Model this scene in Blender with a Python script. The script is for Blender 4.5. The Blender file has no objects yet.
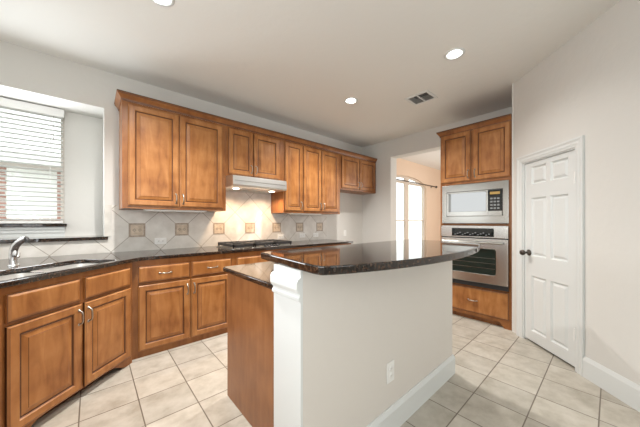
import bpy, bmesh, math, random
from mathutils import Vector, Matrix
R = math.radians
sc = bpy.context.scene
COL = sc.collection
random.seed(4)

# ------------------------------------------------------------------ camera
cam_d = bpy.data.cameras.new('camera')
cam_d.sensor_width = 36.0
cam_d.lens = 258.0 / 640.0 * 36.0
cam_d.shift_y = 8.0 / 640.0
cam_d.clip_start = 0.02
cam = bpy.data.objects.new('camera', cam_d)
cam.location = (0, 0, 1.235)
cam.rotation_euler = (R(90), 0, R(48.5 - 90))
COL.objects.link(cam)
sc.camera = cam

# ------------------------------------------------------------------ world, exposure
w = bpy.data.worlds.new('sky')
sc.world = w
w.use_nodes = True
bg = w.node_tree.nodes['Background']
bg.inputs[0].default_value = (0.95, 0.98, 0.98, 1)
bg.inputs[1].default_value = 2.4
sc.view_settings.view_transform = 'Standard'
sc.view_settings.look = 'None'
sc.view_settings.gamma = 1.0
sc.view_settings.use_curve_mapping = False
sc.view_settings.exposure = 0.1

# ------------------------------------------------------------------ daylight at the windows, plus added fill lights
def area(name, loc, rot, sx, sy, power, col=(1, 1, 1)):
    d = bpy.data.lights.new(name, 'AREA')
    d.shape = 'RECTANGLE'; d.size = sx; d.size_y = sy; d.energy = power; d.color = col
    o = bpy.data.objects.new(name, d)
    o.location = loc; o.rotation_euler = rot
    COL.objects.link(o)
    return o
area('rear_ceiling_fill', (0.6, -3.45, 1.6), (R(140), 0, 0), 1.8, 1.2, 38, (1, .98, .95))  # added fill behind the camera, tilted up to brighten the ceiling
area('daylight_left_window', (-0.97, 0.35, 1.55), (R(112), 0, R(-90)), 2.1, 1.3, 22, (.95, .98, 1))
area('daylight_sink_window', (-0.52, 3.74, 1.75), (R(-90), 0, 0), .6, 1.0, 18, (.93, .97, 1))
area('dining_wall_fill', (6.2, .75, 1.5), (R(90), 0, 0), 2.2, 1.8, 52, (1, .97, .93))  # added fill inside the dining room, lights its window wall

# ------------------------------------------------------------------ materials
def newmat(name):
    m = bpy.data.materials.new(name); m.use_nodes = True
    nt = m.node_tree
    return m, nt, nt.nodes['Principled BSDF']

def plain(name, col, rough=.5, metal=0.0, spec=.5):
    m, nt, b = newmat(name)
    b.inputs['Base Color'].default_value = (*col, 1)
    b.inputs['Roughness'].default_value = rough
    b.inputs['Metallic'].default_value = metal
    b.inputs['Specular IOR Level'].default_value = spec
    return m

def N(nt, t, **kw):
    n = nt.nodes.new(t)
    for k, v in kw.items(): setattr(n, k, v)
    return n

def ramp(nt, stops):
    r = N(nt, 'ShaderNodeValToRGB')
    e = r.color_ramp.elements
    while len(e) < len(stops): e.new(.5)
    for i, (p, c) in enumerate(stops):
        e[i].position = p; e[i].color = (*c, 1)
    return r

def math_(nt, op, a, b=None, c=None):
    n = N(nt, 'ShaderNodeMath', operation=op)
    for i, v in enumerate((a, b, c)):
        if v is None: continue
        if isinstance(v, (int, float)): n.inputs[i].default_value = v
        else: nt.links.new(v, n.inputs[i])
    return n.outputs[0]

def mixc(nt, fac, a, b):
    n = N(nt, 'ShaderNodeMix', data_type='RGBA')
    for i, v in ((0, fac), (6, a), (7, b)):
        if isinstance(v, (int, float)): n.inputs[i].default_value = v
        elif isinstance(v, tuple): n.inputs[i].default_value = (*v, 1)
        else: nt.links.new(v, n.inputs[i])
    return n.outputs[2]

def bump(nt, b, h, strength=.2, dist=.01):
    n = N(nt, 'ShaderNodeBump')
    n.inputs['Strength'].default_value = strength
    n.inputs['Distance'].default_value = dist
    nt.links.new(h, n.inputs['Height'])
    nt.links.new(n.outputs[0], b.inputs['Normal'])

def paint(name, col, tex=.12, scale=9, rough=.7):
    m, nt, b = newmat(name)
    b.inputs['Base Color'].default_value = (*col, 1)
    b.inputs['Roughness'].default_value = rough
    b.inputs['Specular IOR Level'].default_value = .25
    g = N(nt, 'ShaderNodeNewGeometry')
    n = N(nt, 'ShaderNodeTexNoise')
    n.inputs['Scale'].default_value = scale; n.inputs['Detail'].default_value = 5
    nt.links.new(g.outputs['Position'], n.inputs['Vector'])
    bump(nt, b, n.outputs[0], tex, .02)
    return m

def wood(name, c0, c1, c2, rough=.32, horiz=False):
    m, nt, b = newmat(name)
    tc = N(nt, 'ShaderNodeTexCoord')
    mp = N(nt, 'ShaderNodeMapping')
    mp.inputs['Scale'].default_value = (2.2, 14, 14) if horiz else (11, 11, 2.0)
    nt.links.new(tc.outputs['Object'], mp.inputs[0])
    n1 = N(nt, 'ShaderNodeTexNoise'); n1.inputs['Scale'].default_value = 1.6
    n1.inputs['Detail'].default_value = 6; n1.inputs['Distortion'].default_value = .8
    nt.links.new(mp.outputs[0], n1.inputs['Vector'])
    n2 = N(nt, 'ShaderNodeTexNoise'); n2.inputs['Scale'].default_value = 6
    n2.inputs['Detail'].default_value = 5
    nt.links.new(tc.outputs['Object'], n2.inputs['Vector'])
    f = math_(nt, 'ADD', math_(nt, 'MULTIPLY', n1.outputs[0], .5), math_(nt, 'MULTIPLY', n2.outputs[0], .5))
    r = ramp(nt, [(.34, c0), (.5, c1), (.68, c2)])
    nt.links.new(f, r.inputs[0])
    nt.links.new(r.outputs[0], b.inputs['Base Color'])
    b.inputs['Roughness'].default_value = rough
    b.inputs['Specular IOR Level'].default_value = .45
    return m

WOOD = wood('stained_maple', (.235, .083, .021), (.365, .148, .043), (.48, .222, .076))
WOODF = wood('darker_frame_maple', (.185, .062, .015), (.275, .102, .028), (.36, .150, .046))
GLAZE = plain('dark_glaze', (.075, .026, .010), .4)
GLAZE2 = plain('brown_glaze', (.15, .055, .018), .4)
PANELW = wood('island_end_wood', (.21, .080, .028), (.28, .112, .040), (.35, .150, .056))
WALL = paint('wall_paint', (.69, .68, .65), .16, 11)
CEIL = paint('ceiling_paint', (.83, .83, .80), .10, 14)
PEACH = paint('warm_lit_peach', (.74, .58, .45), .1)  # warm light on the dining walls is put into this colour
WHITEC = paint('dining_ceiling_paint', (.82, .80, .78), .06)
TRIM = plain('white_trim', (.715, .74, .735), .4)
KNEE = paint('half_wall_paint', (.71, .675, .63), .10, 13)
STEEL = plain('stainless_steel', (.44, .43, .405), .17, 1.0)
OVENS = plain('oven_steel', (.62, .61, .585), .27, 1.0)
SINKS = plain('satin_sink_steel', (.80, .79, .77), .42, 1.0)
HOODS = plain('satin_hood_steel', (.70, .70, .69), .34, 1.0)
STEELD = plain('brushed_steel_dark', (.42, .41, .39), .28, 1.0)
CHROME = plain('chrome', (.75, .76, .78), .08, 1.0)
NICKEL = plain('brushed_nickel', (.38, .35, .31), .3, 1.0)
BRONZE = plain('dark_bronze', (.10, .085, .075), .3, .9)
BLACKG = plain('black_glass', (.012, .014, .014), .04)
TINTG = plain('reflective_tinted_glass', (.02, .024, .022), .03)
TINTG.node_tree.nodes['Principled BSDF'].inputs['IOR'].default_value = 3.2
OVENG = plain('oven_glass', (.016, .026, .022), .05)
BLACK = plain('black_plastic', (.015, .015, .016), .4)
IRON = plain('cast_iron', (.022, .021, .021), .45)
PLAST = plain('white_plastic', (.86, .86, .84), .35)
SLOT = plain('slot_grey', (.25, .24, .23), .5)
DARK = plain('dark_hollow', (.04, .04, .04), .8)
BLIND = plain('blind_white', (.86, .87, .86), .45)
def thin_white():
    m, nt, b = newmat('blind_slat_white')
    b.inputs['Base Color'].default_value = (.86, .87, .86, 1); b.inputs['Roughness'].default_value = .5
    t = N(nt, 'ShaderNodeBsdfTranslucent'); t.inputs[0].default_value = (.86, .87, .86, 1)
    mx = N(nt, 'ShaderNodeMixShader'); mx.inputs[0].default_value = .35
    nt.links.new(b.outputs[0], mx.inputs[1]); nt.links.new(t.outputs[0], mx.inputs[2])
    nt.links.new(mx.outputs[0], nt.nodes['Material Output'].inputs[0])
    return m
SLAT = thin_white()
MARK = plain('panel_print', (.22, .23, .24), .5)
AMBER = plain('amber_display', (.42, .27, .07), .4)
SASH = plain('window_vinyl', (.62, .58, .53), .4)
VENTG = plain('vent_louvre', (.45, .44, .43), .5)

def emis(name, col, s):
    m, nt, b = newmat(name)
    b.inputs['Base Color'].default_value = (*col, 1)
    b.inputs['Emission Color'].default_value = (*col, 1)
    b.inputs['Emission Strength'].default_value = s
    return m
BULB = emis('lamp_glow', (1, .97, .92), 9)
HBULB = emis('hood_lamp_glow', (1, .88, .70), 9)

def granite():
    m, nt, b = newmat('black_granite')
    g = N(nt, 'ShaderNodeNewGeometry')
    v = N(nt, 'ShaderNodeTexVoronoi'); v.inputs['Scale'].default_value = 120
    nt.links.new(g.outputs['Position'], v.inputs['Vector'])
    n = N(nt, 'ShaderNodeTexNoise'); n.inputs['Scale'].default_value = 70; n.inputs['Detail'].default_value = 3
    nt.links.new(g.outputs['Position'], n.inputs['Vector'])
    r = ramp(nt, [(.0, (.010, .009, .008)), (.52, (.016, .012, .010)), (.62, (.060, .032, .019)), (.80, (.13, .085, .06))])
    f = math_(nt, 'ADD', math_(nt, 'MULTIPLY', n.outputs[0], .7), math_(nt, 'MULTIPLY', v.outputs['Color'], .3))
    nt.links.new(f, r.inputs[0])
    nt.links.new(r.outputs[0], b.inputs['Base Color'])
    b.inputs['Roughness'].default_value = .045
    b.inputs['Specular IOR Level'].default_value = 0.7
    return m
GRANITE = granite()

def floor_tile():
    m, nt, b = newmat('floor_tile')
    g = N(nt, 'ShaderNodeNewGeometry')
    s = N(nt, 'ShaderNodeSeparateXYZ'); nt.links.new(g.outputs['Position'], s.inputs[0])
    P = .303
    def cell(o, off):
        u = math_(nt, 'DIVIDE', math_(nt, 'SUBTRACT', o, off - 30 * P), P)
        fr = math_(nt, 'FRACT', u)
        d = math_(nt, 'MULTIPLY', math_(nt, 'MINIMUM', fr, math_(nt, 'SUBTRACT', 1.0, fr)), P)
        return d, math_(nt, 'FLOOR', u)
    dx, ix = cell(s.outputs[0], .243)
    dy, iy = cell(s.outputs[1], .355)
    d = math_(nt, 'MINIMUM', dx, dy)
    gr = N(nt, 'ShaderNodeMapRange'); gr.inputs['From Min'].default_value = .0022; gr.inputs['From Max'].default_value = .0046
    nt.links.new(d, gr.inputs['Value'])
    comb = N(nt, 'ShaderNodeCombineXYZ'); nt.links.new(ix, comb.inputs[0]); nt.links.new(iy, comb.inputs[1])
    wn = N(nt, 'ShaderNodeTexWhiteNoise', noise_dimensions='2D'); nt.links.new(comb.outputs[0], wn.inputs['Vector'])
    n = N(nt, 'ShaderNodeTexNoise'); n.inputs['Scale'].default_value = 7; n.inputs['Detail'].default_value = 8; n.inputs['Roughness'].default_value = .62
    off = N(nt, 'ShaderNodeVectorMath', operation='ADD')
    sc2 = N(nt, 'ShaderNodeVectorMath', operation='SCALE'); sc2.inputs['Scale'].default_value = 7.0
    nt.links.new(wn.outputs['Color'], sc2.inputs[0])
    nt.links.new(g.outputs['Position'], off.inputs[0]); nt.links.new(sc2.outputs[0], off.inputs[1])
    nt.links.new(off.outputs[0], n.inputs['Vector'])
    r = ramp(nt, [(.30, (.38, .345, .285)), (.5, (.49, .455, .39)), (.70, (.575, .54, .475))])
    nt.links.new(n.outputs[0], r.inputs[0])
    tint = math_(nt, 'MULTIPLY_ADD', wn.outputs['Value'], .16, .90)
    mul = N(nt, 'ShaderNodeVectorMath', operation='SCALE'); nt.links.new(r.outputs[0], mul.inputs[0]); nt.links.new(tint, mul.inputs['Scale'])
    c = mixc(nt, gr.outputs[0], (.17, .14, .11), mul.outputs[0])
    nt.links.new(c, b.inputs['Base Color'])
    b.inputs['Roughness'].default_value = .38
    b.inputs['Specular IOR Level'].default_value = .35
    bump(nt, b, gr.outputs[0], .35, .003)
    return m
FLOOR = floor_tile()

def splash_tile():
    m, nt, b = newmat('diagonal_wall_tile')
    g = N(nt, 'ShaderNodeNewGeometry')
    s = N(nt, 'ShaderNodeSeparateXYZ'); nt.links.new(g.outputs['Position'], s.inputs[0])
    P = .442
    x, z = s.outputs[0], s.outputs[2]
    def cell(o, off):
        u = math_(nt, 'DIVIDE', math_(nt, 'SUBTRACT', o, off - 30 * P), P)
        fr = math_(nt, 'FRACT', u)
        return math_(nt, 'MULTIPLY', math_(nt, 'MINIMUM', fr, math_(nt, 'SUBTRACT', 1.0, fr)), P * .7071), math_(nt, 'FLOOR', u)
    da, ia = cell(math_(nt, 'ADD', x, z), .371 + 1.141)
    db, ib = cell(math_(nt, 'SUBTRACT', x, z), .371 - 1.141)
    d = math_(nt, 'MINIMUM', da, db)
    gr = N(nt, 'ShaderNodeMapRange'); gr.inputs['From Min'].default_value = .0014; gr.inputs['From Max'].default_value = .0036
    nt.links.new(d, gr.inputs['Value'])
    comb = N(nt, 'ShaderNodeCombineXYZ'); nt.links.new(ia, comb.inputs[0]); nt.links.new(ib, comb.inputs[1])
    wn = N(nt, 'ShaderNodeTexWhiteNoise', noise_dimensions='2D'); nt.links.new(comb.outputs[0], wn.inputs['Vector'])
    n = N(nt, 'ShaderNodeTexNoise'); n.inputs['Scale'].default_value = 9; n.inputs['Detail'].default_value = 7
    nt.links.new(g.outputs['Position'], n.inputs['Vector'])
    r = ramp(nt, [(.3, (.62, .59, .54)), (.7, (.76, .735, .69))])
    nt.links.new(n.outputs[0], r.inputs[0])
    tint = math_(nt, 'MULTIPLY_ADD', wn.outputs['Value'], .12, .94)
    mul = N(nt, 'ShaderNodeVectorMath', operation='SCALE'); nt.links.new(r.outputs[0], mul.inputs[0]); nt.links.new(tint, mul.inputs['Scale'])
    c = mixc(nt, gr.outputs[0], (.34, .30, .25), mul.outputs[0])
    nt.links.new(c, b.inputs['Base Color'])
    b.inputs['Roughness'].default_value = .4
    bump(nt, b, gr.outputs[0], .3, .002)
    return m
SPLASH = splash_tile()
def stone(name, c0, c1, sc_=25):
    m, nt, b = newmat(name)
    g = N(nt, 'ShaderNodeNewGeometry')
    n = N(nt, 'ShaderNodeTexNoise'); n.inputs['Scale'].default_value = sc_; n.inputs['Detail'].default_value = 5
    nt.links.new(g.outputs['Position'], n.inputs['Vector'])
    r = ramp(nt, [(.35, c0), (.65, c1)])
    nt.links.new(n.outputs[0], r.inputs[0]); nt.links.new(r.outputs[0], b.inputs['Base Color'])
    b.inputs['Roughness'].default_value = .45
    return m
EDGESTONE = stone('border_tile', (.60, .575, .53), (.72, .70, .65), 10)
ACC = stone('accent_stone', (.54, .44, .33), (.68, .57, .45))
ACCD = stone('accent_border', (.33, .265, .21), (.46, .38, .30), 60)
ACCM = stone('accent_motif', (.40, .32, .25), (.47, .385, .30))

def brick():
    m, nt, b = newmat('red_brick')
    g = N(nt, 'ShaderNodeNewGeometry')
    s = N(nt, 'ShaderNodeSeparateXYZ'); nt.links.new(g.outputs['Position'], s.inputs[0])
    c = N(nt, 'ShaderNodeCombineXYZ'); nt.links.new(s.outputs[0], c.inputs[0]); nt.links.new(s.outputs[2], c.inputs[1])
    t = N(nt, 'ShaderNodeTexBrick')
    t.inputs['Color1'].default_value = (.40, .20, .16, 1); t.inputs['Color2'].default_value = (.30, .14, .11, 1)
    t.inputs['Mortar'].default_value = (.55, .50, .47, 1)
    t.inputs['Scale'].default_value = 1.0; t.inputs['Mortar Size'].default_value = .012
    t.inputs['Brick Width'].default_value = .21; t.inputs['Row Height'].default_value = .075
    nt.links.new(c.outputs[0], t.inputs['Vector']); nt.links.new(t.outputs[0], b.inputs['Base Color'])
    b.inputs['Roughness'].default_value = .85
    return m
BRICK = brick()
def glassmat():
    m, nt, b = newmat('window_glass')
    nt.nodes.remove(b)
    out = nt.nodes['Material Output']
    t = N(nt, 'ShaderNodeBsdfTransparent'); t.inputs[0].default_value = (.97, .99, .98, 1)
    gl = N(nt, 'ShaderNodeBsdfGlossy'); gl.inputs['Roughness'].default_value = .02
    mx = N(nt, 'ShaderNodeMixShader'); mx.inputs[0].default_value = .06
    nt.links.new(t.outputs[0], mx.inputs[1]); nt.links.new(gl.outputs[0], mx.inputs[2])
    nt.links.new(mx.outputs[0], out.inputs[0])
    return m
GLASS = glassmat()

# ------------------------------------------------------------------ mesh helpers
class MB:
    def __init__(s): s.bm = bmesh.new(); s.mi = 0
    def faces(s, vs, fs, smooth=False):
        v = [s.bm.verts.new(p) for p in vs]
        for f in fs:
            try:
                fc = s.bm.faces.new([v[i] for i in f]); fc.material_index = s.mi; fc.smooth = smooth
            except ValueError: pass
        return s
    def box(s, x0, x1, y0, y1, z0, z1, mi=None):
        if mi is not None: s.mi = mi
        vs = [(x, y, z) for z in (z0, z1) for y in (y0, y1) for x in (x0, x1)]
        return s.faces(vs, [(0, 2, 3, 1), (4, 5, 7, 6), (0, 1, 5, 4), (2, 6, 7, 3), (0, 4, 6, 2), (1, 3, 7, 5)])
    def tube(s, pts, r, n=10, caps=True, mi=None):
        if mi is not None: s.mi = mi
        pts = [Vector(p) for p in pts]
        rs = r if isinstance(r, (list, tuple)) else [r] * len(pts)
        vs = []; ref = None
        for i, p in enumerate(pts):
            t = (pts[min(i + 1, len(pts) - 1)] - pts[max(i - 1, 0)]).normalized()
            if ref is None: ref = Vector((0, 0, 1)) if abs(t.z) < .9 else Vector((1, 0, 0))
            a = t.cross(ref).normalized(); b = a.cross(t).normalized(); ref = b
            for k in range(n):
                q = 2 * math.pi * k / n
                vs.append(p + (a * math.cos(q) + b * math.sin(q)) * rs[i])
        fs = []
        for i in range(len(pts) - 1):
            for k in range(n):
                fs.append((i * n + k, i * n + (k + 1) % n, (i + 1) * n + (k + 1) % n, (i + 1) * n + k))
        s.faces(vs, fs, True)
        if caps:
            for base in (0, (len(pts) - 1) * n):
                s.faces([vs[base + k] for k in range(n)], [tuple(range(n))])
        return s
    def lathe(s, prof, c=(0, 0, 0), axis='z', n=24, mi=None, smooth=True):
        """prof: list of (radius, height)"""
        if mi is not None: s.mi = mi
        vs = []
        for r, h in prof:
            for k in range(n):
                q = 2 * math.pi * k / n
                a, b = r * math.cos(q), r * math.sin(q)
                p = {'z': (a, b, h), 'y': (a, h, b), 'x': (h, a, b)}[axis]
                vs.append((c[0] + p[0], c[1] + p[1], c[2] + p[2]))
        fs = []
        for i in range(len(prof) - 1):
            for k in range(n):
                fs.append((i * n + k, i * n + (k + 1) % n, (i + 1) * n + (k + 1) % n, (i + 1) * n + k))
        return s.faces(vs, fs, smooth)
    def prism(s, outer, holes, a0, a1, plane='xy', mi=None):
        """polygon with holes extruded from a0 to a1 along the third axis"""
        if mi is not None: s.mi = mi
        m = {'xy': lambda u, v, a: (u, v, a), 'xz': lambda u, v, a: (u, a, v), 'yz': lambda u, v, a: (a, u, v)}[plane]
        b2 = bmesh.new(); edges = []
        for loop in [outer] + list(holes):
            v = [b2.verts.new(m(p[0], p[1], a0)) for p in loop]
            for i in range(len(v)): edges.append(b2.edges.new((v[i], v[(i + 1) % len(v)])))
        bmesh.ops.triangle_fill(b2, use_beauty=True, edges=edges)
        r = bmesh.ops.extrude_face_region(b2, geom=b2.faces[:])
        d = Vector(m(0, 0, a1)) - Vector(m(0, 0, a0))
        bmesh.ops.translate(b2, verts=[e for e in r['geom'] if isinstance(e, bmesh.types.BMVert)], vec=d)
        bmesh.ops.recalc_face_normals(b2, faces=b2.faces[:])
        idx = {v: i for i, v in enumerate(b2.verts)}
        vs = [v.co.copy() for v in b2.verts]; fs = [tuple(idx[v] for v in f.verts) for f in b2.faces]
        b2.free()
        return s.faces(vs, fs)
    def sweep(s, prof, path, mi=None, pm=None):
        """prof: list of (outward, z) ; path: list of (point, outward vector)  -> open moulding with caps"""
        if mi is not None: s.mi = mi
        n = len(prof); vs = []
        for (p, o) in path:
            for (a, z) in prof: vs.append((p[0] + o[0] * a, p[1] + o[1] * a, p[2] + z))
        fs = []
        for i in range(len(path) - 1):
            for k in range(n): fs.append((i * n + k, i * n + (k + 1) % n, (i + 1) * n + (k + 1) % n, (i + 1) * n + k))
        fs.append(tuple(range(n))); fs.append(tuple(range((len(path) - 1) * n, len(path) * n)))
        f0 = len(s.bm.faces); s.faces(vs, fs)
        if pm:
            s.bm.faces.ensure_lookup_table()
            for i in range((len(path) - 1) * n): s.bm.faces[f0 + i].material_index = pm.get(i % n, 0)
        return s
    def rpanel(s, x0, x1, z0, z1, prof, yb, yf, cx=True):
        """panel facing -y; prof list of (inset, recess, material of the strip leading to this loop)"""
        loops = [(0, None, 0)] + prof
        vs = []
        for ins, dep, _ in loops:
            y = yb if dep is None else yf + dep
            vs += [(x0 + ins, y, z0 + ins), (x1 - ins, y, z0 + ins), (x1 - ins, y, z1 - ins), (x0 + ins, y, z1 - ins)]
        v = [s.bm.verts.new(p) for p in vs]
        for i in range(1, len(loops)):
            for k in range(4):
                a, b, c, d = (i - 1) * 4 + k, (i - 1) * 4 + (k + 1) % 4, i * 4 + (k + 1) % 4, i * 4 + k
                f = s.bm.faces.new((v[a], v[b], v[c], v[d])); f.material_index = loops[i][2]
        L = (len(loops) - 1) * 4
        s.bm.faces.new((v[L], v[L + 1], v[L + 2], v[L + 3])).material_index = loops[-1][2] if loops[-1][2] == 0 else 0
        s.bm.faces.new((v[3], v[2], v[1], v[0])).material_index = 0
        return s
    def build(s, name, mats, parent=None, bevel=0, recalc=True):
        if recalc: bmesh.ops.recalc_face_normals(s.bm, faces=s.bm.faces[:])
        me = bpy.data.meshes.new(name); s.bm.to_mesh(me); s.bm.free()
        for m in (mats if isinstance(mats, (list, tuple)) else [mats]): me.materials.append(m)
        o = bpy.data.objects.new(name, me); COL.objects.link(o)
        if parent: o.parent = parent
        if bevel:
            b = o.modifiers.new('bevel', 'BEVEL'); b.width = bevel; b.segments = 3; b.limit_method = 'ANGLE'; b.angle_limit = R(35)
            b.harden_normals = False
        return o

def thing(name, label, cat, loc=(0, 0, 0), rz=0, group=None):
    o = bpy.data.objects.new(name, None); COL.objects.link(o)
    o.empty_display_size = .1
    o.location = loc; o.rotation_euler = (0, 0, rz)
    return tag(o, label, cat, group)
def tag(o, label, cat, group=None):
    o['label'] = label; o['category'] = cat
    if group: o['group'] = group
    return o
def struct(o): o['kind'] = 'structure'; return o
def origin_to(o, p):
    """move a mesh's origin to p without moving the mesh"""
    p = Vector(p); o.data.transform(Matrix.Translation(-p)); o.location = p; return o
def copy_tree(o, parent=None):
    c = o.copy(); COL.objects.link(c)
    if parent: c.parent = parent
    for ch in list(o.children): copy_tree(ch, c)
    return c
def arc(cx, cy, r, a0, a1, n):
    return [(cx + r * math.cos(R(a0 + (a1 - a0) * i / n)), cy + r * math.sin(R(a0 + (a1 - a0) * i / n))) for i in range(n + 1)]
def rrect(x0, x1, y0, y1, r, n=4):
    return arc(x1 - r, y0 + r, r, -90, 0, n) + arc(x1 - r, y1 - r, r, 0, 90, n) + arc(x0 + r, y1 - r, r, 90, 180, n) + arc(x0 + r, y0 + r, r, 180, 270, n)

ZC = 2.775      # ceiling
YA = 3.44       # back wall plane
XB = 4.22       # oven wall plane
CC = 2.78       # pantry wall  x - y = CC
XL = -1.0       # left wall plane
LIGHTS = [(.350, 2.045), (2.471, 2.198), (2.498, .957)]

# ------------------------------------------------------------------ the setting
m = MB(); m.box(-1.3, 8.4, -3.8, 4.0, -.1, 0); struct(m.build('floor', FLOOR))
hs = [arc(x, y, .066, 0, 345, 23) for x, y in LIGHTS]
m = MB(); m.prism([(-1.2, -3.7), (XB + .11, -3.7), (XB + .11, YA + .05), (-1.2, YA + .05)], hs + [[(2.965, 1.455), (3.185, 1.455), (3.185, 1.695), (2.965, 1.695)]], ZC, ZC + .04)
m.box(-1.2, XB + .11, -3.7, YA + .05, ZC + .2, ZC + .24)
struct(m.build('ceiling', CEIL))
m = MB(); m.box(XB + .11, 8.4, .4, YA + .1, ZC + .01, ZC + .05); struct(m.build('ceiling_dining', WHITEC))

# back wall with the deep sink-window recess
RX0, RX1, RZ0, RZ1, RY = -.96, .095, 1.08, 2.395, 3.82
m = MB()
m.prism([(XL - .1, 0), (XB, 0), (XB, ZC), (XL - .1, ZC)], [[(RX0, RZ0), (RX1, RZ0), (RX1, RZ1), (RX0, RZ1)]], YA, YA + .12, 'xz')
m.box(RX0 - .1, RX0, YA + .12, RY + .1, RZ0 - .1, RZ1 + .1)
m.box(RX1, RX1 + .1, YA + .12, RY + .1, RZ0 - .1, RZ1 + .1)
m.box(RX0, RX1, YA + .12, RY + .1, RZ1, RZ1 + .1)
m.box(RX0, RX1, YA + .12, RY + .1, RZ0 - .1, RZ0)
WX0, WX1, WZ0, WZ1 = -.88, -.215, 1.215, 2.36
m.prism([(RX0, RZ0), (RX1, RZ0), (RX1, RZ1), (RX0, RZ1)], [[(WX0, WZ0), (WX1, WZ0), (WX1, WZ1), (WX0, WZ1)]], RY, RY + .1, 'xz')
struct(m.build('wall_back', WALL))

# dining room wall in the same plane, with an arched window
DX0, DX1, DZ0, DZS = 5.05, 7.03, .55, 2.13
cxd, hw = (DX0 + DX1) / 2, (DX1 - DX0) / 2
arch = [(cxd + hw * math.cos(R(a)), DZS + .26 * math.sin(R(a))) for a in range(0, 181, 10)]
m = MB(); m.prism([(XB + .11, 0), (8.4, 0), (8.4, ZC + .02), (XB + .11, ZC + .02)], [[(DX0, DZ0), (DX1, DZ0)] + arch], YA, YA + .14, 'xz')
struct(m.build('wall_dining', PEACH))
m = MB(); m.box(8.2, 8.32, .4, YA, 0, ZC); m.box(XB + .11, 8.2, .4, .5, 0, ZC); struct(m.build('wall_dining_far', PEACH))

# oven wall with the wide opening into the dining room
OY0, OY1, OZ = 1.585, 2.76, 2.45
m = MB(); m.prism([(.6, 0), (OY0, 0), (OY0, OZ), (OY1, OZ), (OY1, 0), (YA + .12, 0), (YA + .12, ZC), (.6, ZC)], [], XB, XB + .2, 'yz')
struct(m.build('wall_oven_side', WALL))

# pantry wall, at 45 degrees; local frame: x to the viewer's right, y away from the viewer
def cpt(d, off=0):   # d metres from the oven-tower corner (3.525,.745) towards the camera
    return (3.534 - .70711 * d + .70711 * off, .736 - .70711 * d - .70711 * off)
M225 = Matrix.Translation((3.534, .736, 0)) @ Matrix.Rotation(R(-135), 4, 'Z')
D0, D1, DH = .160, .768, 1.850
m = MB()
m.prism([(-.0, 0), (D0, 0), (D0, DH), (D1, DH), (D1, 0), (2.0, 0), (2.0, ZC), (-.0, ZC)], [], 0, .11, 'xz')
o = struct(m.build('wall_pantry', WALL)); o.matrix_world = M225
m = MB(); m.box(3.525, 4.4, .60, .74, 0, ZC); struct(m.build('wall_oven_return', WALL))
m = MB(); m.box(4.28, 4.40, -1.1, .60, 0, ZC); m.box(2.25, 4.28, -1.1, -1.0, 0, ZC); struct(m.build('wall_pantry_inside', WALL))
e = cpt(2.0)
m = MB(); m.box(e[0] - .0, e[0] + .12, -3.6, e[1] + .04, 0, ZC); struct(m.build('wall_right', WALL))
m = MB(); m.prism([(XL - .1, 0), (2.3, 0), (2.3, ZC), (XL - .1, ZC)], [[(-.3, .95), (1.5, .95), (1.5, 2.2), (-.3, 2.2)]], -3.7, -3.56, 'xz'); struct(m.build('wall_rear', WALL))
m = MB(); m.prism([(-3.6, 0), (YA, 0), (YA, ZC), (-3.6, ZC)], [[(-.75, .9), (1.45, .9), (1.45, 2.25), (-.75, 2.25)], [(2.25, 1.2), (3.25, 1.2), (3.25, 2.1), (2.25, 2.1)]], XL - .14, XL, 'yz'); struct(m.build('wall_left', WALL))

# baseboard on the pantry wall
m = MB(); prof = [(0, 0), (.016, 0), (.016, .135), (.009, .155), (.006, .165), (0, .165)]
m.sweep(prof, [((.842, -.0005, 0), (0, -1)), ((2.0, -.0005, 0), (0, -1))])
o = struct(m.build('baseboard_right', TRIM)); o.matrix_world = M225

# pantry door: casing, slab with six raised panels, knob, hinges
dr = bpy.data.objects.new('door_1', None); COL.objects.link(dr); dr.matrix_world = M225; struct(dr)
m = MB()
cw = .072
cprof = [(0, 0), (.0, .017), (.012, .019), (.030, .012), (.046, .014), (.060, .009), (.072, .008), (.072, 0)]   # across, out
def casing_leg(m, pts):
    n = len(cprof); vs = []
    for (x, z, ox, oz) in pts:
        for a, t in cprof: vs.append((x + ox * (cw - a), -.0005 - t, z + oz * (cw - a)))
    fs = [(i * n + k, i * n + (k + 1) % n, (i + 1) * n + (k + 1) % n, (i + 1) * n + k) for i in range(len(pts) - 1) for k in range(n)]
    fs += [tuple(range(n)), tuple(range((len(pts) - 1) * n, len(pts) * n))]
    m.faces(vs, fs)
casing_leg(m, [(D0, 0, -1, 0), (D0, DH, -1, 1), (D1, DH, 1, 1), (D1, 0, 1, 0)])
m.build('casing', TRIM, dr)
m = MB(); m.box(D0, D0 + .012, .0, .11, 0, DH); m.box(D1 - .012, D1, 0, .11, 0, DH); m.box(D0 + .012, D1 - .012, 0, .11, DH - .012, DH)
m.build('jamb', TRIM, dr)
sx0, sx1, sz0, sz1 = D0 + .015, D1 - .015, .022, DH - .015
sw = sx1 - sx0
m = MB()
holes = []; pr = []
for (a, b) in ((.085, .268), (.318, .500)):
    for (c, d) in ((.125, .685), (.885, 1.475), (1.612, 1.790)):
        x0, x1 = sx0 + a * sw / .572, sx0 + b * sw / .572
        pr.append((x0, x1, c, d)); holes.append([(x0, c), (x1, c), (x1, d), (x0, d)])
m.prism([(sx0, sz0), (sx1, sz0), (sx1, sz1), (sx0, sz1)], holes, .012, .047, 'xz')
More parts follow.
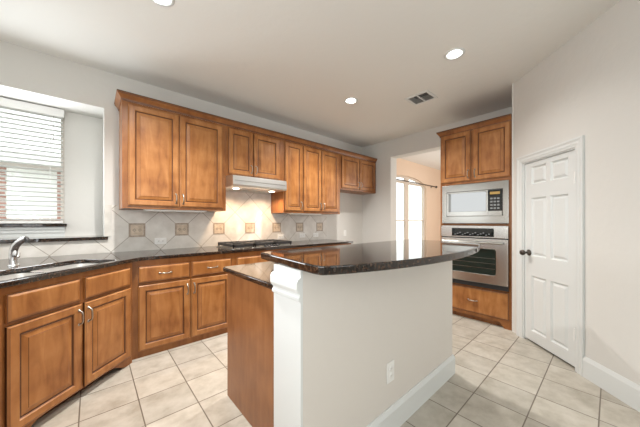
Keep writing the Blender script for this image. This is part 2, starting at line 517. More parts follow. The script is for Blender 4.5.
for (x0, x1, z0, z1) in pr:
    lp = [(0, .0), (.011, .014), (.018, .0145), (.036, .003), (.038, .0025)]
    vs = []
    for ins, dep in lp: vs += [(x0 + ins, .012 + dep, z0 + ins), (x1 - ins, .012 + dep, z0 + ins), (x1 - ins, .012 + dep, z1 - ins), (x0 + ins, .012 + dep, z1 - ins)]
    fs = [((i - 1) * 4 + k, (i - 1) * 4 + (k + 1) % 4, i * 4 + (k + 1) % 4, i * 4 + k) for i in range(1, 5) for k in range(4)] + [(16, 17, 18, 19)]
    m.faces(vs, fs)
m.build('door_slab', TRIM, dr)
m = MB(); m.lathe([(0, .013), (.030, .012), (.032, .006), (.024, .002), (.011, 0), (.010, -.028), (.018, -.034), (.027, -.045), (.029, -.058), (.022, -.070), (0, -.074)], (sx0 + .058, .0, .915), 'y', 20)
m.build('door_knob', BRONZE, dr)
for z in (.30, 1.60):
    m = MB(); m.box(sx1 - .004, sx1 + .022, .001, .012, z - .045, z + .045); m.tube([(sx1 + .006, -.004, z - .05), (sx1 + .006, -.004, z + .05)], .007, 8)
    m.build('hinge', PLAST, dr)

# ------------------------------------------------------------------ sink window
wn = bpy.data.objects.new('window_1', None); COL.objects.link(wn); wn.location = (0, 0, 0); struct(wn)
m = MB(); y0, y1 = RY + .02, RY + .07
zm = 1.78
for (a, b, c, d) in ((WX0, WX0 + .035, WZ0, WZ1), (WX1 - .03, WX1, WZ0, WZ1), (WX0 + .035, WX1 - .03, WZ0, WZ0 + .03), (WX0 + .035, WX1 - .03, WZ1 - .035, WZ1)):
    m.box(a, b, y0, y1, c, d)
m.box(WX0 + .035, WX1 - .03, y0, y1, zm - .022, zm + .022)
m.build('window_frame', SASH, wn)
m = MB(); m.box(WX0 + .03, WX1 - .025, y0 + .03, y0 + .034, WZ0 + .03, WZ1 - .03); m.build('window_glass', GLASS, wn)
m = MB(); m.box(WX0 - .06, WX1 + .02, RY - .05, RY + .02, 1.182, 1.212); m.build('stool', GRANITE, wn, .004)
m = MB(); m.sweep([(0, 1.082), (.010, 1.082), (.012, 1.110), (.020, 1.125), (.020, 1.142), (.030, 1.160), (.030, 1.1815), (0, 1.1815)], [((WX0 - .05, RY - .0005, 0), (0, -1)), ((WX1 + .004, RY - .0005, 0), (0, -1))])
m.build('apron', TRIM, wn)
# granite ledge of the recess
m = MB(); m.prism([(RX0, YA - .035), (RX1 + .03, YA - .035), (RX1 + .03, YA - .001), (RX1 - .001, YA - .001), (RX1 - .001, RY - .031), (RX0 + .001, RY - .031), (RX0 + .001, YA), (RX0, YA)], [], RZ0 - .030, RZ0 + .001)
m.bm.faces.ensure_lookup_table()
o = tag(m.build('window_ledge', GRANITE, None, .006), 'dark granite ledge along the bottom of the deep sink window recess', 'ledge')

# blind
bl = thing('window_blind', 'white horizontal slat blind hanging in the sink window, slats open', 'blind', (-.55, RY - .03, 2.39))
bx0, bx1 = -.33, .325
m = MB(); m.box(bx0 - .002, bx1 + .012, -.052, -.044, -.085, -.005); m.build('valance', BLIND, bl, .002)
m = MB(); m.box(bx0, bx1, -.042, .012, -.045, -.006); m.build('headrail', BLIND, bl)
m = MB()
z = -.088
while z > -1.135:
    c = -.018; a = R(7); hw2 = .0245; vs = []
    for x in (bx0, bx1):
        for t, h in ((-1, -.0), (-.5, .0025), (0, .0035), (.5, .0025), (1, 0)):
            vs.append((x, c + t * hw2, z + h + t * hw2 * math.tan(-a)))
    n0 = len(vs)
    vs += [(p[0], p[1], p[2] - .0028) for p in vs]
    fs = [(k, k + 1, 5 + k + 1, 5 + k) for k in range(4)] + [(10 + k, 15 + k, 15 + k + 1, 10 + k + 1) for k in range(4)]
    fs += [(0, 5, 15, 10), (4, 14, 19, 9)] + [(k, 10 + k, 11 + k, k + 1) for k in range(4)] + [(5 + k, 6 + k, 16 + k, 15 + k) for k in range(4)]
    m.faces(vs, fs)
    z -= .0455
m.build('slats', SLAT, bl)
m = MB(); m.box(bx0, bx1, -.042, .006, -1.172, -1.152); m.build('bottom_rail', BLIND, bl, .003)
m = MB()
for x in (bx0 + .09, bx1 - .09):
    for y in (-.0440, .0075): m.box(x - .0012, x + .0012, y - .0005, y + .0005, -1.155, -.045)
m.build('ladder_cords', BLIND, bl)
m = MB(); m.tube([(bx1 - .065, -.058, -.09), (bx1 - .063, -.060, -.30)], .0015, 6); m.tube([(bx1 - .063, -.060, -.30), (bx1 - .063, -.060, -.325), (bx1 - .063, -.060, -.34)], [.003, .007, .004], 8)
m.build('pull_cord', SLOT, bl)

# neighbouring house outside
nh = thing('neighbour_house', 'red brick house with a white window outside the sink window', 'house', (-1, 8.5, 0))
m = MB(); m.prism([(-6, -.5), (6, -.5), (6, 2.42), (-6, 2.42)], [[(-.36, 1.30), (.40, 1.30), (.40, 2.40), (-.36, 2.40)]], 0, .25, 'xz'); m.build('wall', BRICK, nh)
m = MB(); m.prism([(-.36, 1.30), (.40, 1.30), (.40, 2.40), (-.36, 2.40)], [[(-.30, 1.38), (.34, 1.38), (.34, 2.34), (-.30, 2.34)]], .02, .1, 'xz')
m.box(-.30, .34, .06, .08, 1.38, 2.34); m.build('window', PLAST, nh)
m = MB(); m.faces([(-6.3, -.5, 2.43), (6.3, -.5, 2.43), (6.3, 5, 2.43), (-6.3, 5, 2.43), (-6.3, -.5, 2.66), (6.3, -.5, 2.66), (6.3, 5, 3.0), (-6.3, 5, 3.0)], [(0, 1, 2, 3), (7, 6, 5, 4), (0, 4, 5, 1), (1, 5, 6, 2), (2, 6, 7, 3), (3, 7, 4, 0)]); m.build('eaves', PLAST, nh)
m = MB(); m.box(-14, 14, 4.0, 20, -.6, -.5); m.box(-14, -1.4, -8, 3.99, -.6, -.5); struct(m.build('ground_outside', plain('pale_bounce_ground', (.50, .50, .46), .9)))  # unseen ground, made pale to bounce daylight up onto the ceiling

# ------------------------------------------------------------------ dining window and rod
wd = bpy.data.objects.new('window_2', None); COL.objects.link(wd); struct(wd)
m = MB(); yw0, yw1 = YA + .05, YA + .10
def ring(m, e, y0, y1):
    out = [(DX0, DZ0), (DX1, DZ0)] + arch
    inn = [(DX0 + e, DZ0 + e), (DX1 - e, DZ0 + e)] + [(cxd + (hw - e) * math.cos(R(a)), DZS + (.26 - e) * math.sin(R(a))) for a in range(0, 181, 10)]
    m.prism(out, [inn], y0, y1, 'xz')
ring(m, .045, yw0, yw1)
m.box(5.99, 6.17, yw0 + .001, yw1 - .001, DZ0 + .02, DZS + .24)
m.box(DX0 + .02, 5.989, yw0 + .002, yw1 - .002, 2.20, 2.255); m.box(6.171, DX1 - .02, yw0 + .002, yw1 - .002, 2.20, 2.255)
m.box(DX0 + .02, 5.989, yw0 + .003, yw1 - .003, 1.245, 1.275); m.box(6.171, DX1 - .02, yw0 + .003, yw1 - .003, 1.245, 1.275)
m.build('window_frame', plain('dining_window_frame', (.66, .58, .50), .45), wd)
m = MB(); m.box(DX0 + .03, DX1 - .03, YA + .073, YA + .077, DZ0 + .03, DZS + .05); m.build('window_glass', GLASS, wd)
cr = thing('curtain_rod', 'thin dark curtain rod across the arched dining room window', 'curtain rod', (6.1, YA - .07, 2.235))
m = MB(); m.tube([(-1.25, 0, 0), (1.36, 0, 0)], .013, 10); m.build('rod', BRONZE, cr)
for s in (-1.27, 1.38):
    m = MB(); m.lathe([(0, -.035), (.02, -.030), (.034, -.01), (.034, .012), (.02, .032), (0, .038)], (s, 0, 0), 'x', 14); m.build('finial', BRONZE, cr)
for s in (-1.1, 1.2):
    m = MB(); m.box(s - .008, s + .008, -.002, .069, -.008, .008); m.box(s - .015, s + .015, .062, .069, -.04, .03); m.build('bracket', BRONZE, cr)

# ------------------------------------------------------------------ cabinets
# recess depths from the door's front face
DOORP = [(0, .006, 1), (.004, .004, 0), (.009, .0, 0), (.011, .0, 2), (.050, .0, 0), (.056, .005, 0), (.060, .011, 2), (.064, .0115, 1), (.067, .010, 2), (.094, .0025, 0), (.096, .0005, 2), (.098, .0005, 0)]
DRAWP = [(0, .008, 0), (.006, .007, 2), (.016, .001, 0), (.020, .0, 0)]
WM = [WOOD, GLAZE, GLAZE2]
WF = [WOODF, GLAZE, GLAZE2]      # face frames, sides and mouldings are a darker tone than the doors

def handle(name, c, vertical, parent, L=.096, out=.028):
    """bow pull on a face at local y = c[1], facing -y"""
    m = MB(); pts = []
    for i in range(9):
        t = -1 + 2 * i / 8
        d = out * (1 - t ** 4) ** .5 if abs(t) < 1 else 0
        p = (c[0], c[1] - d, c[2] + t * L / 2) if vertical else (c[0] + t * L / 2, c[1] - d, c[2])
        pts.append(p)
    m.tube(pts, [.0065, .0055, .005, .0055, .006, .0055, .005, .0055, .0065], 8)
    for t in (-1, 1):
        q = (c[0], c[1], c[2] + t * L / 2) if vertical else (c[0] + t * L / 2, c[1], c[2])
        m.lathe([(0, -.006), (.008, -.005), (.010, 0)], q, 'y', 10)
    return m.build(name, NICKEL, parent)

def door(parent, x0, x1, z0, z1, hx=None, hz=None, yf=-.02):
    d = MB().rpanel(x0, x1, z0, z1, DOORP, -.0005, yf).build('door', WM, parent)
    if hx is not None: handle('handle', (hx, yf, hz), True, d)
    return d
def drawer(parent, x0, x1, z0, z1, pull=True, name='drawer', yf=-.02):
    d = MB().rpanel(x0, x1, z0, z1, DRAWP, -.0005, yf).build(name, WM, parent)
    if pull: handle('handle', ((x0 + x1) / 2, yf, (z0 + z1) / 2), False, d)
    return d

CROWN = [(0, 0), (.006, 0), (.010, .016), (.012, .020), (.018, .030), (.030, .046), (.036, .052), (.036, .062), (.041, .065), (.041, .074), (0, .074)]
def crown(parent, x0, x1, depth, z, left=True, right=False):
    path = []
    if left: path += [((x0, depth, z), (-1, 0)), ((x0, 0, z), (-1, -1))]
    else: path += [((x0, 0, z), (0, -1))]
    if right: path += [((x1, 0, z), (1, -1)), ((x1, depth, z), (1, 0))]
    else: path += [((x1, 0, z), (0, -1))]
    return MB().sweep(CROWN, path, None, {1: 2, 6: 2, 8: 1}).build('crown_moulding', WF, parent)

def upper(label, x0, x1, z0, doors, cl=False, cr_=False, name='wall_cabinet'):
    w_ = x1 - x0
    t = thing(name, label, 'cabinet', (x0, 3.09, z0), 0, None)
    h = 2.395 - z0
    m = MB(); g = .0006
    m.box(g, w_ - g, 0, YA - 3.09 - .001, 0, h)
    m.build('cabinet_body', WF, t, .0015)
    crown(t, g, w_ - g, YA - 3.09 - .002, h, cl, cr_)
    for (a, b, hs) in doors:
        hx = None if hs is None else (a - x0 + .028 if hs == 'l' else b - x0 - .028)
        door(t, a - x0, b - x0, .030, 2.372 - z0, hx, .030 + .085)
    return t
upper('tall wood wall cabinet beside the sink window, leftmost of the upper row', .215, 1.215, 1.362, [(.262, .700, 'r'), (.712, 1.168, 'l')], cl=True)
upper('short wood wall cabinet with two small doors above the range hood', 1.215, 2.04, 1.79, [(1.248, 1.566, 'r'), (1.578, 1.965, 'l')])
upper('tall three-door wood wall cabinet to the right of the range hood', 2.04, 3.19, 1.360, [(2.062, 2.372, 'r'), (2.392, 2.752, 'r'), (2.768, 3.150, 'l')])
upper('short two-door wood wall cabinet over the empty fridge space by the corner', 3.19, 4.205, 1.79, [(3.225, 3.690, 'r'), (3.702, 4.165, 'l')])
# glows are off: slim fixtures under the tall cabinets
def strip(x0, x1, label):
    t = thing('under_cabinet_light', label, 'light fixture', ((x0 + x1) / 2, 3.17, 1.3595), 0)
    L = (x1 - x0) / 2
    MB().box(-L, L, -.055, .055, -.010, 0).build('housing', PLAST, t, .002)
    MB().box(-L + .02, L - .02, -.048, .048, -.018, -.0102).build('diffuser', PLAST, t, .004)
strip(.40, 1.00, 'white slim strip light under the leftmost upper cabinet')
strip(2.20, 2.80, 'white slim strip light under the three-door upper cabinet')

def base(label, x0, x1, bays, name='base_cabinet', loc=None, rz=0, depth=.585, top=.881, plinth=True):
    w_ = x1 - x0
    t = thing(name, label, 'cabinet', loc or (x0, 2.83, 0), rz)
    g = .0006
    m = MB(); m.box(g, w_ - g, 0, depth, .09 if not plinth else 0, top); m.build('cabinet_body', WF, t, .0015)
    return t
t = base('wood base cabinet with two drawers over two doors, between sink and cooktop', .266, 1.205, None)
drawer(t, .046, .474, .675, .826); drawer(t, .494, .904, .675, .826)
door(t, .046, .477, .062, .655, .477 - .026, .56); door(t, .489, .904, .062, .655, .489 + .026, .56)
t = base('wood base cabinet under the gas cooktop, partly behind the island', 1.205, 2.075, None)
drawer(t, .030, .840, .675, .826, False, 'false_front')
door(t, .030, .428, .062, .655, .400, .56); door(t, .442, .840, .062, .655, .470, .56)
t = base('wood base cabinet at the far end of the counter, hidden behind the island bar', 2.075, 3.19, None)
drawer(t, .030, .545, .675, .826); drawer(t, .565, 1.085, .675, .826)
door(t, .030, .545, .062, .655, .517, .56); door(t, .565, 1.085, .062, .655, .593, .56)

# corner sink cabinet, turned 45 degrees
SO = (-.371, 2.144)
t = thing('sink_cabinet', 'corner wood sink cabinet set diagonally, two doors under two false drawer fronts', 'cabinet', (*SO, 0), R(45))
SW = .898
m = MB()
# front board with the scrolled valance foot
val = [(0, 0), (.05, 0)] + [(.05 + .02 * i, .052 * (1 - math.cos(math.pi * i / 5)) / 2) for i in range(1, 6)]
val = [(0, 0), (.06, 0), (.10, .012), (.14, .035), (.18, .055), (.25, .062), (SW - .25, .062), (SW - .18, .055), (SW - .14, .035), (SW - .10, .012), (SW - .06, 0), (SW, 0), (SW, .881), (0, .881)]
m.prism(val, [], 0, .02, 'xz')
m.prism([(.001, .021), (SW - .001, .021), (SW - .001, .10), (.60, .47), (.27, .47), (.001, .10)], [], .064, .66)
m.box(.02, SW - .02, .075, .09, 0, .064, 1)
m.build('cabinet_body', WF, t)
drawer(t, .028, .432, .684, .840, False, 'false_front'); drawer(t, .462, .868, .684, .840, False, 'false_front')
door(t, .028, .438, .072, .664, .438 - .024, .575); door(t, .458, .868, .072, .664, .458 + .024, .575)
# run along the left wall
t = thing('base_cabinet', 'wood base cabinet at the left edge running away from the sink corner', 'cabinet', (-.385, 2.135, 0), R(90))
m = MB(); m.box(-1.2, -.001, 0, .60, 0, .881); m.build('cabinet_body', WF, t, .0015)
door(t, -.45, -.03, .072, .66, -.42, .56); drawer(t, -.45, -.03, .682, .835)
door(t, -.90, -.48, .072, .66, -.51, .56); drawer(t, -.90, -.48, .682, .835)

# ------------------------------------------------------------------ counters
def sn(s, n):   # sink frame: s along the diagonal, n into the corner
    return (-.036 + .70711 * (s - n), 2.479 + .70711 * (s + n))
hole = [sn(*p) for p in rrect(-.47, .335, .034, .392, .06, 5)]
CT = .914
outer = [(3.205, 2.80), (3.205, YA - .001), (XL + .001, YA - .001), (XL + .001, .95), (-.368, .95), (-.368, 2.106), (.292, 2.766), (.335, 2.80)]
m = MB(); m.prism(outer, [hole], CT - .032, CT)
ctop = tag(m.build('countertop', GRANITE, None, .007), 'long polished black granite countertop along the back wall and around the sink', 'countertop')
origin_to(ctop, (1.5, 3.1, CT - .032))

# backsplash
bs = thing('backsplash', 'cream diagonal-laid tile backsplash between counter and wall cabinets', 'backsplash', (1.6, YA, CT))
ox, oz = 1.6, CT
poly = [(XL + .01, CT + .0005), (3.195, CT + .0005), (3.195, 1.3595), (2.041, 1.3595), (2.041, 1.789), (1.214, 1.789), (1.214, 1.3595), (.215, 1.3595), (.215, 1.405), (.1555, 1.405), (.1555, 1.049), (XL + .01, 1.049)]
m = MB(); m.prism([(p[0] - ox, p[1] - oz) for p in poly], [], -.009, -.0005, 'xz'); m.build('field_tiles', SPLASH, bs)
m = MB(); m.box(.097 - ox, .153 - ox, -.009, -.0005, 1.082 - oz, 1.405 - oz); m.build('border_tiles', EDGESTONE, bs)
acc = None
for k in range(7):
    cx = .371 + .4425 * k
    if acc is None:
        m = MB(); s = .075
        m.prism([(-s, -s), (s, -s), (s, s), (-s, s)], [[(-s + .017, -s + .017), (s - .017, -s + .017), (s - .017, s - .017), (-s + .017, s - .017)]], -.0125, -.0092, 'xz', 1)
        m.box(-s + .018, s - .018, -.0112, -.0092, -s + .018, s - .018, 0)
        for dx in (-.025, .025):
            d = .021
            m.prism([(dx - d, 0), (dx, -d), (dx + d, 0), (dx, d)], [[(dx - .006, 0), (dx, .006), (dx + .006, 0), (dx, -.006)]], -.0135, -.0113, 'xz', 2)
        acc = m.build('accent_tile', [ACC, ACCD, ACCM], bs); c = acc
    else:
        c = acc.copy(); COL.objects.link(c); c.parent = bs
    c.location = (cx - ox, 0, 1.141 - oz)

# outlets
def outlet(loc, rz, horiz, label, group, lit=PLAST, name='wall_outlet', single=False):
    t = thing(name, label, 'outlet', loc, rz, group)
    a, b = (.0585, .036) if horiz else (.036, .0585)
    MB().box(-a, a, -.006, -.0005, -b, b).build('cover_plate', lit, t, .002)
    for s in ((0,) if single else (-1, 1)):
        c = (s * .021, 0) if horiz else (0, s * .021)
        m = MB(); m.lathe([(0, -.0085), (.0145, -.0085), (.0155, -.006)], (c[0], 0, c[1]), 'y', 16, 0)
        for q in (-.005, .005):
            if horiz: m.box(c[0] - .004, c[0] + .004, -.0092, -.0086, c[1] + q - .001, c[1] + q + .001, 1)
            else: m.box(c[0] + q - .001, c[0] + q + .001, -.0092, -.0086, c[1] - .004, c[1] + .004, 1)
        m.build('socket', [lit, SLOT], t)
    return t
g = 'outlets along the tile backsplash'
outlet((.592, YA - .0092, 1.012), 0, True, 'white sideways outlet on the tile backsplash under the leftmost upper cabinet', g)
outlet((2.215, YA - .0092, 1.002), 0, True, 'white sideways outlet on the backsplash just right of the cooktop', g)
outlet((2.640, YA - .0092, 1.002), 0, True, 'white sideways outlet on the backsplash, middle one right of the cooktop', g)
outlet((2.935, YA - .0092, 1.002), 0, True, 'white sideways outlet near the right end of the backsplash', g)
outlet((3.69, YA - .0005, 1.01), 0, False, 'white single outlet on the painted wall right of the backsplash', 'wall outlets off the tile', single=True)

# ------------------------------------------------------------------ sink and faucet
t = thing('sink', 'stainless double bowl sink set under the diagonal corner counter', 'sink', (*sn(-.013, .213), CT - .034), R(45))
def bowl(s0, s1, n0, n1, r, dep):
    m = MB(); lo = [(p[0], p[1], 0) for p in rrect(s0, s1, n0, n1, r, 5)]
    l2 = [(p[0], p[1], -dep + .03) for p in rrect(s0 + .008, s1 - .008, n0 + .008, n1 - .008, r, 5)]
    l3 = [(p[0], p[1], -dep) for p in rrect(s0 + .035, s1 - .035, n0 + .035, n1 - .035, r, 5)]
    n = len(lo); vs = lo + l2 + l3
    fs = [(i * n + k, i * n + (k + 1) % n, (i + 1) * n + (k + 1) % n, (i + 1) * n + k) for i in (0, 1) for k in range(n)] + [tuple(range(2 * n, 3 * n))]
    m.faces(vs, fs, True)
    c = ((s0 + s1) / 2, (n0 + n1) / 2)
    m.lathe([(.040, -dep + .001), (.030, -dep + .003), (.0, -dep + .002)], (c[0], c[1], 0), 'z', 16)
    o = m.build('bowl', SINKS, t, 0, False)
    return o
bowl(-.457, -.055, -.182, .182, .055, .17); bowl(-.035, .352, -.182, .182, .055, .15)
m = MB(); m.prism(rrect(-.475, .37, -.190, .190, .06, 5), [rrect(-.457, -.055, -.182, .182, .055, 5), rrect(-.035, .352, -.182, .182, .055, 5)], -.003, 0); m.build('flange', STEEL, t)

fx, fy = sn(0, .548)
t = thing('faucet', 'chrome curved kitchen faucet standing behind the corner sink', 'faucet', (fx, fy, CT), R(45))
m = MB(); m.lathe([(0, .012), (.026, .011), (.029, .004), (.029, 0)], (0, 0, 0), 'z', 20); m.build('base', CHROME, t)
m = MB(); pts = [(0, .76 * b_, .80 * c_) for _, b_, c_ in ((0, 0, .012), (0, .004, .05), (0, .006, .10), (0, -.002, .145), (0, -.024, .185), (0, -.055, .213), (0, -.095, .236), (0, -.130, .250))]
m.tube(pts, [.021, .021, .022, .022, .022, .021, .019, .016], 14); m.build('spout', CHROME, t)
m = MB(); m.tube([(0, -.094, .197), (0, -.106, .186), (0, -.110, .172)], [.0155, .0145, .0135], 12); m.build('spray_head', BLACK, t)
m = MB(); m.tube([(.018, .003, .06), (.034, .003, .064)], .009, 10); m.tube([(.034, .003, .064), (.05, .02, .09)], [.006, .0045], 8); m.build('lever', CHROME, t)

# ------------------------------------------------------------------ cooktop
ck = thing('cooktop', 'black gas cooktop with cast iron grates set into the back counter', 'cooktop', (1.605, 3.080, CT))
m = MB(); m.prism(rrect(-.425, .425, -.262, .262, .03, 4), [], .0005, .010); m.build('glass_top', STEELD, ck, .003)
burn = [(-.27, .12), (-.27, -.12), (0, .02), (.25, .12), (.25, -.10)]
for (x, y) in burn:
    m = MB(); m.lathe([(.055, .0102), (.055, .018), (.045, .022), (.045, .034), (.036, .040), (0, .042)], (x, y, 0), 'z', 18); m.build('burner', IRON, ck)
for (x0, x1) in ((-.405, -.138), (-.132, .132), (.138, .405)):
    m = MB(); b = .010
    z0, z1 = .026, .060
    m.box(x0, x1, -.235, -.235 + 2 * b, z0, z1); m.box(x0, x1, .235 - 2 * b, .235, z0, z1)
    m.box(x0, x0 + 2 * b, -.235, .235, z0, z1); m.box(x1 - 2 * b, x1, -.235, .235, z0, z1)
    xc = (x0 + x1) / 2
    m.box(x0, x1, -b, b, z0, z1)
    for yy in (-.118, .118):
        m.box(x0, xc - .03, yy - b / 2, yy + b / 2, z0, z1); m.box(xc + .03, x1, yy - b / 2, yy + b / 2, z0, z1)
        m.box(xc - b / 2, xc + b / 2, yy + .03, yy + .11, z0, z1); m.box(xc - b / 2, xc + b / 2, yy - .11, yy - .03, z0, z1)
    for fx_ in (x0 + .002, x1 - .018):
        for fy_ in (-.233, .217): m.box(fx_, fx_ + .014, fy_, fy_ + .014, .0103, z0)
    m.build('grate', IRON, ck, .002)
for k in range(5):
    m = MB(); m.lathe([(.018, .0102), (.017, .028), (.010, .032), (0, .032)], (.19 + .043 * k - .35 + .16, -.249, 0), 'z', 12); m.build('knob', BLACK, ck)

# ------------------------------------------------------------------ range hood
hd = thing('range_hood', 'slim stainless range hood under the short wall cabinet, lamps lit', 'range hood', (1.60, 3.44, 1.788))
hx0, hx1 = -.384, .355
m = MB()
prof = [(-.010, 0), (-.352, 0), (-.353, -.001), (-.530, -.010), (-.552, -.016), (-.560, -.120), (-.548, -.140), (-.010, -.140)]
vs = [(x, y, z) for x in (hx0, hx1) for (y, z) in prof]; n = len(prof)
m.faces(vs, [(k, (k + 1) % n, n + (k + 1) % n, n + k) for k in range(n)] + [tuple(range(n)), tuple(range(n, 2 * n))])
m.build('hood_body', HOODS, hd, .002)
m = MB(); m.box(-.20, .20, -.40, -.12, -.144, -.1405); m.build('filter', STEELD, hd)
m = MB(); m.box(hx0 + .02, hx1 - .02, -.5600, -.5560, -.076, -.071); m.build('trim_line', STEELD, hd)
for x in (-.25, .26):
    o = MB().lathe([(0, -.1465), (.034, -.1460), (.040, -.1405)], (x, -.33, 0), 'z', 16).build('hood_lamp', HBULB, hd)
    d = bpy.data.lights.new('hood_lamp_light', 'SPOT'); d.energy = 21; d.color = (1, .70, .45); d.spot_size = R(150); d.spot_blend = .7; d.shadow_soft_size = .035
    l = bpy.data.objects.new('hood_lamp_light', d); COL.objects.link(l); l.parent = hd; l.location = (x, -.33, -.16); l.rotation_euler = (R(8), 0, 0)

# ------------------------------------------------------------------ oven tower (faces -x): local x = world -y, local y = world +x
TX = 3.56; TY = 1.545; TW = .80
t = thing('oven_cabinet', 'tall wood oven cabinet built into the right-hand corner beside the pantry door', 'cabinet', (TX, TY, 0), R(-90))
m = MB()
m.prism([(0, 0), (.075, 0), (.095, .03), (.12, .065), (TW - .12, .065), (TW - .095, .03), (TW - .075, 0), (TW, 0), (TW, 2.40), (0, 2.40)],
        [[(.046, .437), (TW - .046, .437), (TW - .046, 1.185), (.046, 1.185)], [(.046, 1.205), (TW - .046, 1.205), (TW - .046, 1.715), (.046, 1.715)]], 0, .02, 'xz')
m.box(0, .018, .02, .655, 0, 2.40); m.box(TW - .018, TW, .02, .655, 0, 2.40); m.box(.018, TW - .018, .637, .655, .1, 2.40)
m.box(.018, TW - .018, .02, .637, .405, .424); m.box(.018, TW - .018, .02, .637, 1.187, 1.203); m.box(.018, TW - .018, .02, .637, 1.722, 1.74); m.box(.018, TW - .018, .02, .637, 2.38, 2.40)
m.box(.018, TW - .018, .06, .075, 0, .12)
m.build('cabinet_body', WF, t)
door(t, .010, .375, 1.748, 2.378, .375 - .026, 1.748 + .085); door(t, .402, .788, 1.748, 2.378, .402 + .026, 1.748 + .085)
drawer(t, .030, TW - .030, .105, .415)
crown(t, 0, TW - .002, .65, 2.372, True, False)
mw = thing('microwave', 'stainless built-in microwave with wide trim frame above the wall oven', 'microwave', (TX, TY - TW / 2, 1.21), R(-90))
W2 = .372
m = MB(); m.prism([(-W2, 0), (W2, 0), (W2, .498), (-W2, .498)], [[(-.315, .09), (.315, .09), (.315, .405), (-.315, .405)]], -.022, -.001, 'xz')
m.box(-W2 + .03, W2 - .03, .001, .40, .012, .490); m.build('trim_frame', STEEL, mw, .004)
m = MB(); m.prism([(-.309, .096), (.168, .096), (.168, .399), (-.309, .399)], [[(-.285, .150), (.150, .150), (.150, .385), (-.285, .385)]], -.030, -.004, 'xz'); m.build('door_frame', STEEL, mw, .002)
m = MB(); m.box(-.2845, .1495, -.028, -.006, .1505, .3845); m.build('door_glass', TINTG, mw)
m = MB(); m.box(.171, .309, -.030, -.004, .150, .399, 0); m.box(.171, .309, -.030, -.004, .096, .149, 2)
m.box(.190, .290, -.0308, -.0301, .345, .375, 1); 
for i in range(3):
    for j in range(4): m.box(.194 + i * .034, .218 + i * .034, -.0307, -.0301, .172 + j * .038, .192 + j * .038, 3)
m.build('control_panel', [BLACKG, AMBER, STEEL, MARK], mw)

ov = thing('wall_oven', 'stainless wall oven with dark glass door below the microwave', 'oven', (TX, TY - TW / 2, .438), R(-90))
m = MB(); m.box(-W2 + .03, W2 - .03, .001, .55, .004, .742); m.box(-W2, W2, -.020, -.001, .0, .746); m.build('oven_body', BLACK, ov)
m = MB(); m.box(-W2, W2, -.045, -.0205, .600, .745); m.build('control_panel', OVENS, ov, .004)
m = MB(); m.box(-.235, .235, -.0462, -.0452, .615, .715, 0)
m.box(.06, .20, -.0467, -.0463, .690, .708, 1)
for i in range(14): m.box(-.20 + i * .029, -.184 + i * .029, -.0467, -.0463, .630 + .012 * (i % 3), .640 + .012 * (i % 3), 2)
m.build('display', [BLACKG, BLACKG, MARK], ov)
m = MB(); m.prism([(-W2, .058), (W2, .058), (W2, .588), (-W2, .588)], [rrect(-.255, .255, .165, .470, .025, 4)], -.050, -.0205, 'xz'); 
dd = m.build('oven_door', OVENS, ov, .004)
m = MB(); m.prism(rrect(-.2545, .2545, .1655, .4695, .025, 4), [], -.047, -.022, 'xz'); m.build('door_window', OVENG, dd)
m = MB()
for z in (.24, .30, .36): m.box(-.245, .245, -.0476, -.0471, z - .002, z + .002)
m.build('rack_lines', STEELD, dd)
m = MB(); m.tube([(-.33, -.094, .545), (.33, -.094, .545)], .013, 12)
for x in (-.31, .31): m.box(x - .012, x + .012, -.092, -.0505, .536, .554)
m.build('handle', STEEL, dd)
m = MB(); m.box(-W2, W2, -.044, -.0205, .004, .052); m.build('vent_strip', BLACK, ov)

# ------------------------------------------------------------------ island
KY0, KY1, KX0, KX1, KZ = .86, 1.06, .653, 2.2, 1.030
kw = struct(MB().box(KX0 + .012, KX1, KY0, KY1, 0, KZ).build('wall_island', KNEE))
m = MB()
m.box(KX0, KX0 + .0115, KY0, KY1 + .012, 0, KZ)
cprf = [(0, .80), (.004, .80), (.012, .812), (.006, .830), (.004, .842), (.012, .850), (.020, .872), (.020, .900), (.008, .906), (.006, .915), (0, .915)]
m.sweep([(a, z + .068) for a, z in [(0, .830), (.003, .830), (.010, .836), (.010, .846), (.004, .853), (.004, .862), (.014, .872), (.020, .884), (.020, .912), (.014, .924), (.004, .930), (0, .930)]],
        [((KX0, KY1 + .012, 0), (-1, 0)), ((KX0, KY0, 0), (-1, 0))])
o = m.build('end_board', TRIM, kw)
m = MB(); bp = [(0, 0), (.016, 0), (.016, .125), (.010, .142), (.006, .152), (0, .152)]
m.sweep(bp, [((KX0 + .012, KY0 - .0005, 0), (0, -1)), ((KX1 + .0005, KY0 - .0005, 0), (1, -1)), ((KX1 + .0005, KY1, 0), (1, 0))]); m.build('baseboard', TRIM, kw)
outlet((1.308, KY0 - .0005, .357), 0, False, 'white outlet low on the island half wall', None)

ic = thing('island_cabinet', 'plain wood island cabinet with flat end panel behind the white half wall', 'cabinet', (2.18, 1.79, 0), R(180))
LW = 2.18 - .722
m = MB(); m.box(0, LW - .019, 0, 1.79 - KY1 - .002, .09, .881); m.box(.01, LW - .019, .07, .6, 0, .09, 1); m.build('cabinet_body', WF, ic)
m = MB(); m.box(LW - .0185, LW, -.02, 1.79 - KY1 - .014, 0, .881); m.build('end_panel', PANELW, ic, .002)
for k in range(3):
    a = .02 + k * .475
    drawer(ic, a, a + .455, .70, .85); door(ic, a, a + .455, .11, .68, a + .43, .59)
m = MB(); m.prism([(.692, KY1 + .0145), (2.215, KY1 + .002), (2.215, 1.835), (.712, 1.835), (.692, 1.815)], [], CT - .032, CT)
o = origin_to(tag(m.build('island_countertop', GRANITE, None, .008), 'lower black granite island top tucked behind the raised bar', 'countertop'), (1.4, 1.4, CT - .032))

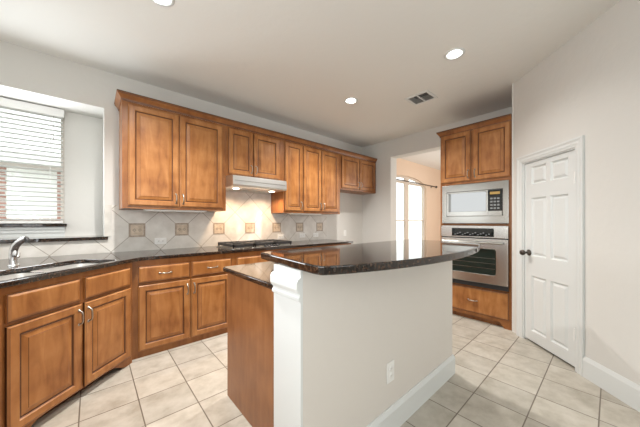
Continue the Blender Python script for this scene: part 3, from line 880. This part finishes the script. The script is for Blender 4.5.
BT = 1.068
front = []
for i in range(25):
    x = .70 + (2.17 - .70) * i / 24
    front.append((x, 2.83 - math.sqrt(2.285 ** 2 - (x - 1.49) ** 2)))
pl = [(.690, 1.27)] + [(.636, .765), (.639, .735), (.652, .713), (.675, .700)] + front[1:] + [(2.20, .67), (2.235, .74), (2.26, .85), (2.27, 1.27)]
m = MB(); m.prism(pl, [], BT - .036, BT)
o = origin_to(tag(m.build('bar_countertop', GRANITE, None, .012), 'raised black granite bar top with a curved front edge on the half wall', 'countertop'), (1.4, .95, BT - .036))

# ------------------------------------------------------------------ ceiling fittings
def can(x, y, label, power=140):
    t = thing('ceiling_light', label, 'ceiling light', (x, y, ZC), 0, 'recessed ceiling lights')
    MB().lathe([(.064, .012), (.064, -.004), (.072, -.008), (.084, -.005), (.088, -.0005), (.066, -.0003)], (0, 0, 0), 'z', 32).build('trim_ring', TRIM, t)
    MB().lathe([(.0635, .0), (.060, .06), (.050, .12), (0, .125)], (0, 0, 0), 'z', 28).build('reflector', TRIM, t)
    MB().lathe([(.0, .030), (.030, .032), (.048, .045), (.050, .06), (.030, .10)], (0, 0, 0), 'z', 24).build('bulb', BULB, t)
    d = bpy.data.lights.new('ceiling_light_lamp', 'SPOT'); d.energy = power; d.color = (1, .965, .92); d.spot_size = R(140); d.spot_blend = .8; d.shadow_soft_size = .05
    l = bpy.data.objects.new('ceiling_light_lamp', d); COL.objects.link(l); l.parent = t; l.location = (0, 0, .015)
can(*LIGHTS[0], 'round recessed ceiling light cut by the top edge, above the sink side', 235)
can(*LIGHTS[1], 'round recessed ceiling light nearest the air vent and the upper cabinets, smallest in view', 215)
can(*LIGHTS[2], 'round recessed ceiling light above the island end, nearest the pantry wall', 46)
vt = thing('ceiling_vent', 'white ceiling air vent with two dark louvred grilles', 'vent', (3.075, 1.575, ZC))
m = MB(); m.prism([(-.135, -.15), (.135, -.15), (.135, .15), (-.135, .15)], [[(-.105, -.118), (.105, -.118), (.105, -.008), (-.105, -.008)], [(-.105, .008), (.105, .008), (.105, .118), (-.105, .118)]], -.008, -.0005); m.build('frame', TRIM, vt, .002)
for s in (-.063, .063):
    m = MB()
    for k in range(9):
        x = -.096 + k * .024
        m.faces([(x, s - .0545, -.006), (x, s + .0545, -.006), (x + .018, s + .0545, .010), (x + .018, s - .0545, .010), (x + .002, s - .0545, -.006), (x + .002, s + .0545, -.006), (x + .020, s + .0545, .010), (x + .020, s - .0545, .010)],
                [(0, 1, 2, 3), (7, 6, 5, 4), (0, 4, 5, 1), (2, 6, 7, 3), (1, 5, 6, 2), (0, 3, 7, 4)])
    m.build('louvres', VENTG, vt)
m = MB(); m.box(-.108, .108, -.118, .118, .06, .065); m.build('duct_plate', DARK, vt)
